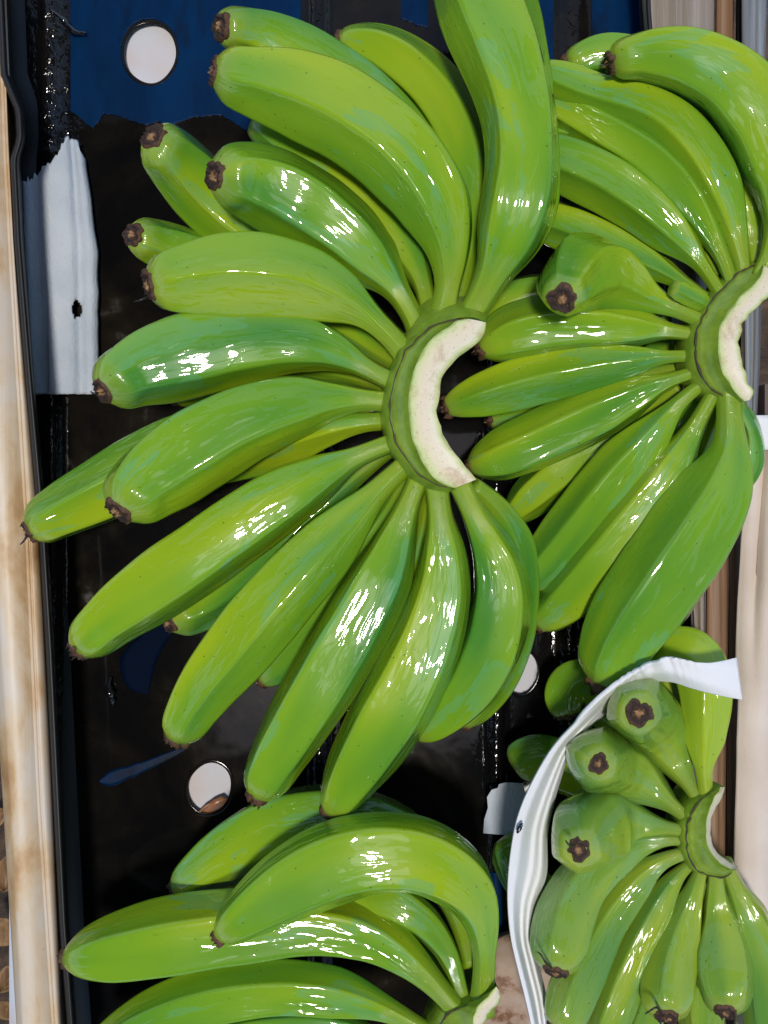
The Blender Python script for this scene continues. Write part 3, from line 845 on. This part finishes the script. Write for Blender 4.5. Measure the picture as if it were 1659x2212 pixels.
# ---- the hand at the bottom left
HC = empty('banana_hand', 'glossy bright green banana hand at the lower left running off the bottom', 'bananas', GROUP)
crown(HC, '1060 2150; 1032 2160; 996 2176; 965 2194; 940 2228; 930 2270; 940 2310',
      '1072 2130; 1045 2160; 1029 2180; 1024 2206; 1018 2240; 1012 2280; 1010 2310',
      '1080 2138; 1078 2165; 1058 2187; 1046 2212; 1040 2245; 1032 2280; 1028 2310', 9.0, 9.8, 9.6, seed=22)
HCL = [
 ('379 1920 4.4 20; 452 1868 4.6 62; 580 1798 5 84; 710 1768 5.2 84; 830 1792 5.2 78; 930 1860 5.4 60; 990 1960 6 36; 1020 2090 7.4 22', .4, 0),
 ('470 2026 10.0 16; 540 1966 9.8 64; 670 1885 9.4 90; 800 1842 9.6 92; 920 1850 9.6 86; 1008 1905 9.4 72; 1044 1985 9.2 46; 1048 2060 8.9 31; 1046 2120 8.6 30; 1040 2185 8.4 34', .2, 0),
 ('139 2071 7.0 17; 222 2058 7.0 68; 370 2028 7.2 88; 520 2008 7.2 86; 670 1994 7.2 74; 790 2012 7.4 66; 880 2068 8 50; 940 2130 8.2 32; 1000 2195 8.4 28', .0, 0),
 ('180 2290 6.6 20; 290 2215 6.8 50; 440 2160 7.2 66; 600 2136 7.4 62; 735 2148 7.6 54; 830 2178 7.8 34; 900 2215 8 24; 960 2250 8.2 24', .65, 0),
 ('360 2310 6.6 20; 470 2252 6.8 44; 620 2225 7.2 48; 740 2225 7.6 38; 830 2250 7.8 22; 930 2280 8 20', .3, 0),
 ('560 1990 5 40; 700 1940 5.4 64; 810 1955 5.6 62; 890 2030 6 46; 950 2110 7 26; 985 2180 8 20', .8, 1),
 ('760 1930 6.6 30; 850 1950 7 46; 920 1995 7.2 40; 968 2060 7.4 27; 992 2125 7.8 22; 1005 2190 8.2 22', .5, 1),
]
for i, (s, r, t) in enumerate(HCL):
    banana(HC, s, (r - .4) * .5, seed=120 + i, tipless=bool(t), fat=1.04)

# ---- the hand wrapped in foam, bottom right
HD = empty('banana_hand', 'green banana hand wrapped in white foam, blunt tips towards the viewer', 'bananas', GROUP)
crown(HD, '1548 1708; 1528 1718; 1512 1730; 1491 1766; 1483 1806; 1487 1848; 1506 1880; 1530 1892; 1556 1896; 1590 1880',
      '1556 1700; 1543 1726; 1532 1748; 1525 1780; 1527 1822; 1538 1848; 1556 1866; 1575 1876; 1590 1879',
      '1566 1700; 1560 1722; 1545 1748; 1536 1775; 1537 1815; 1545 1836; 1562 1852; 1578 1863; 1594 1872', 9.0, 9.6, 9.0, skirt=24, seed=31)
HDL = [
 ('1395 1440 6.4 20; 1440 1412 6.8 50; 1490 1412 7.2 60; 1522 1460 7.6 58; 1526 1540 7.9 52; 1522 1610 8 40; 1520 1665 8.3 22; 1528 1730 8.5 19', .2, None),
 ('1380 1540 11.4 26; 1380 1538 10.6 56; 1384 1532 9.0 72; 1408 1552 7.4 70; 1444 1605 6.8 58; 1474 1665 7.2 36; 1492 1700 8 21; 1522 1748 8.5 18', .0, None),
 ('1293 1649 11.0 21; 1293 1647 10.3 52; 1290 1640 8.8 68; 1315 1648 7.4 68; 1368 1676 6.8 58; 1420 1714 7.2 36; 1458 1745 8 20; 1505 1782 8.5 17', .0, None),
 ('1250 1836 11.2 23; 1252 1830 10.4 58; 1266 1802 8.8 78; 1302 1782 7.4 80; 1358 1780 7.0 58; 1405 1784 7.4 34; 1440 1788 8 20; 1510 1800 8.5 17', .0, [(1240, 1826, 12.2), (1228, 1824, 12.6), (1222, 1816, 12.4)]),
 ('1199 2098 9.6 23; 1204 2070 9.2 56; 1222 1990 8.4 64; 1262 1905 7.6 60; 1335 1845 7.4 48; 1395 1820 7.6 28; 1450 1812 8 17; 1510 1818 8.4 15', .3, [(1190, 2090, 10.2), (1178, 2078, 10.8), (1168, 2062, 10.8), (1160, 2056, 10.4)]),
 ('1216 2222 9.0 26; 1226 2180 8.8 50; 1262 2090 8 54; 1310 1992 7.4 48; 1372 1908 7.4 38; 1430 1858 7.8 22; 1510 1836 8.4 14', .7, None),
 ('1280 2290 7.4 20; 1312 2210 7.4 46; 1350 2110 7.2 50; 1400 2000 7.2 42; 1448 1910 7.6 26; 1480 1872 8 16; 1525 1846 8.4 14', .4, None),
 ('1330 2300 5.4 20; 1380 2220 5.6 46; 1420 2110 5.8 46; 1460 1990 6.4 32; 1505 1890 7.8 14', .15, None),
 ('1442 2196 9.2 24; 1440 2172 8.8 52; 1452 2090 8 56; 1474 2000 7.6 44; 1498 1930 7.8 24; 1524 1850 8.4 17', .6, [(1430, 2192, 10), (1418, 2176, 10.4), (1406, 2182, 10.4), (1394, 2190, 10)]),
 ('1568 2185 9.6 23; 1568 2160 9.2 54; 1562 2090 8.4 64; 1558 2010 7.9 50; 1548 1945 7.9 28; 1546 1860 8.4 19', .1, None),
 ('1660 2290 7 24; 1660 2200 7.2 50; 1645 2080 7.4 52; 1618 1980 7.6 42; 1588 1918 7.8 26; 1566 1860 8.2 18', .5, None),
 ('1520 2280 5 30; 1516 2150 5.4 52; 1516 2020 6.2 40; 1524 1900 7.6 16', .3, None),
 ('1450 1420 4.8 20; 1462 1500 5 50; 1490 1600 5.6 46; 1512 1690 7 20; 1530 1750 8 14', .3, None),
]
for i, (s, r, h) in enumerate(HDL):
    banana(HD, s, (r - .4) * .5, mat=MAT['banana_sun_tint' if i == 0 else 'banana_dull'], seed=160 + i, hair=h, fat=1.06, facet=.45 if 1 <= i <= 3 else .75)

# ---- bananas in the dark gap behind the foam
HE = empty('banana_hand', 'dark green bananas in the shadow of the tray behind the foam wrap', 'bananas', GROUP)
for i, s in enumerate([
    '1226 1548 3.4 19; 1216 1520 3.2 46; 1232 1480 3 58; 1290 1500 2.8 60; 1380 1600 2.8 50; 1420 1700 3 20',
    '1110 1660 2.4 20; 1122 1650 2.4 46; 1165 1640 2.4 56; 1260 1680 2.4 56; 1360 1740 2.6 20',
    '1085 1810 1.8 20; 1100 1830 2 44; 1130 1900 2.2 52; 1200 1960 2.2 48; 1300 1960 2.4 20']):
    banana(HE, s, .2 * i, seed=200 + i, tipless=(i > 0))

# ------------------------------------------------------------------ foam wrap round the lower right hand
T_ = parse('1592 1420 10.2; 1558 1428 10.6; 1520 1432 10.8; 1480 1426 10.8; 1440 1422 10.6; 1382 1450 10.2; 1315 1496 10; 1247 1560 9.6; 1195 1616 9.4; 1150 1691 9.2; 1120 1762 9.2; 1105 1833 9.2; 1097 1930 9.2; 1104 2024 9.2; 1118 2088 9.2; 1135 2156 9.2; 1152 2230 9.2; 1164 2290 9.2')
I_ = parse('1604 1512 10.0; 1570 1506 10.2; 1530 1497 10.3; 1490 1486 10.2; 1450 1474 9.8; 1400 1476 8.5; 1345 1510 6; 1282 1568 4.2; 1236 1620 3.6; 1214 1680 3.6; 1194 1750 3.6; 1184 1800 3.6; 1182 1890 3.6; 1158 1960 3.6; 1152 2030 3.6; 1166 2090 3.6; 1182 2160 3.6; 1190 2290 3.6')
n = 220
TP = catmull(T_, n); IP = catmull(I_, n)
rows = 44
u = np.linspace(0, 1, n)
zk = [(0, 0), (.22, -.05), (.34, -.5), (.48, -.95), (.60, -.85), (.72, -1.2), (.84, -1.15), (1, -2.2)]
Gd = []
amp = np.clip((u - .22) / .12, 0, 1)
for k in range(rows):
    t = k / (rows - 1)
    X = TP[:, 0] * (1 - t) + IP[:, 0] * t; Y = TP[:, 1] * (1 - t) + IP[:, 1] * t
    tt = np.clip(t + .05 * np.sin(u * 8 + 1) * math.sin(math.pi * t), 0, 1)
    zin = sum(np.interp(np.clip(tt + d_, 0, 1), [p[0] for p in zk], [p[1] for p in zk]) for d_ in np.linspace(-.05, .05, 9)) / 9
    zflat = (IP[:, 2] - TP[:, 2]) * t + .25 * math.sin(math.pi * t) + .05 * np.sin(t * 9 + u * 18)
    Z = TP[:, 2] + zin * amp + zflat * (1 - amp)
    crimp = np.exp(-((u - .155) / .07) ** 2) * (1 - t) ** 1.5
    ph = u * 300 + 3 * np.sin(u * 61)
    Y = Y + crimp * 3.0 * np.sin(ph); Z = Z + crimp * .13 * np.sin(ph + 1)
    Gd.append([W(*p) for p in zip(X, Y, Z)])
fw = grid_obj('foam_wrap', np.array(Gd), MAT['foam'], thick=-.0022)
tag(fw, 'white foam sheet curled around the lower right banana hand, folded over at top', 'foam wrap')
debris('dark_speck', [(1117, 1800, 9.6), (1122, 1790, 9.6), (1128, 1778, 9.5)], [2, 5, 2], 'small black speck of dirt stuck on the foam wrap edge', wetm)

# torn scrap of foam
r = np.random.default_rng(4)
pts = [(1062, 1706), (1075, 1702), (1078, 1694), (1092, 1690), (1130, 1692), (1140, 1740), (1140, 1800), (1090, 1804), (1044, 1800), (1046, 1770), (1054, 1745), (1052, 1722)]
V = [W(x, y, 1.6) for x, y in pts] + [W(x, y, 1.3) for x, y in pts]
k = len(pts)
F = [tuple(range(k))[::-1], tuple(range(k, 2 * k))] + [(i, (i + 1) % k, k + (i + 1) % k, k + i) for i in range(k)]
o = mesh_obj('foam_scrap', V, F, MAT['foam_old'], smooth=False)
tag(o, 'torn grey white foam scrap in the dark gap left of the foam wrap', 'foam scrap')

# cream foam cloth on the right
yy = np.linspace(905, 2300, 140)
LX = parse('905 1628; 960 1622; 1050 1612; 1170 1600; 1300 1594; 1420 1592; 1510 1597; 1600 1592; 1800 1590; 2000 1588; 2300 1596')
cols = []
for q in np.linspace(0, 1, 40):
    col = []
    for j, y in enumerate(yy):
        x0 = np.interp(y, LX[:, 0], LX[:, 1]); x = x0 + (1790 - x0) * q
        z = 4.2 + (.22) * math.sin(q * 26 + .8 * math.sin(y * .004)) * (.6 + .4 * math.sin(y * .006 + 1)) + .25 * math.sin(q * 15 + y * .003) + .1 * math.sin(y * .013 + q * 9)
        col.append(W(x, y, z))
    cols.append(col)
o = grid_obj('foam_cloth', np.array(cols), MAT['foam_cream'], thick=.002)
tag(o, 'cream foam cloth hanging in soft vertical folds along the right edge', 'foam cloth')
Gd = np.array([[W(x + (y - 930) * .02 * -1, y, 5.3 + .15 * math.sin(x * .06)) for y in np.linspace(898, 972, 8)] for x in np.linspace(1626, 1790, 20)])
o = grid_obj('foam_sheet', Gd, MAT['foam'], thick=.003)
tag(o, 'pale white foam edge lying over the top of the cream cloth at right', 'foam sheet')

# dry leaves on the ground at the lower left
for i, (x, y, a, L) in enumerate([(-4, 1760, .5, 60), (22, 1880, 1.4, 80), (6, 2010, -.5, 90), (24, 2110, .9, 70), (10, 2180, 2.4, 60)]):
    base = W(x, y, -14 + .8 * i)
    Gd = []
    for s_ in np.linspace(-1, 1, 9):
        row = []
        for t in np.linspace(0, 1, 14):
            w_ = math.sin(math.pi * t) ** .8 * .35
            px, py = (t - .5) * L * PX * 1.25, s_ * w_ * L * PX * 1.25
            row.append(base + np.array([px * math.cos(a) - py * math.sin(a), px * math.sin(a) + py * math.cos(a), .004 * abs(s_) + .004 * math.sin(3 * t + i)]))
        Gd.append(row)
    o = grid_obj('dry_leaf', np.array(Gd), MAT['leaf'], thick=.0005)
    tag(o, ['curled dry brown leaf on the soil, topmost outside the left cream beam', 'dry leaf turned upright on the soil, second from the top outside the left beam',
        'long dry leaf on the soil midway down beside the lower left beam', 'dry leaf tucked against the lower left beam, next to lowest', 'lowest dry leaf on the soil at the bottom left corner'][i], 'leaf', 'dry leaves on the soil')
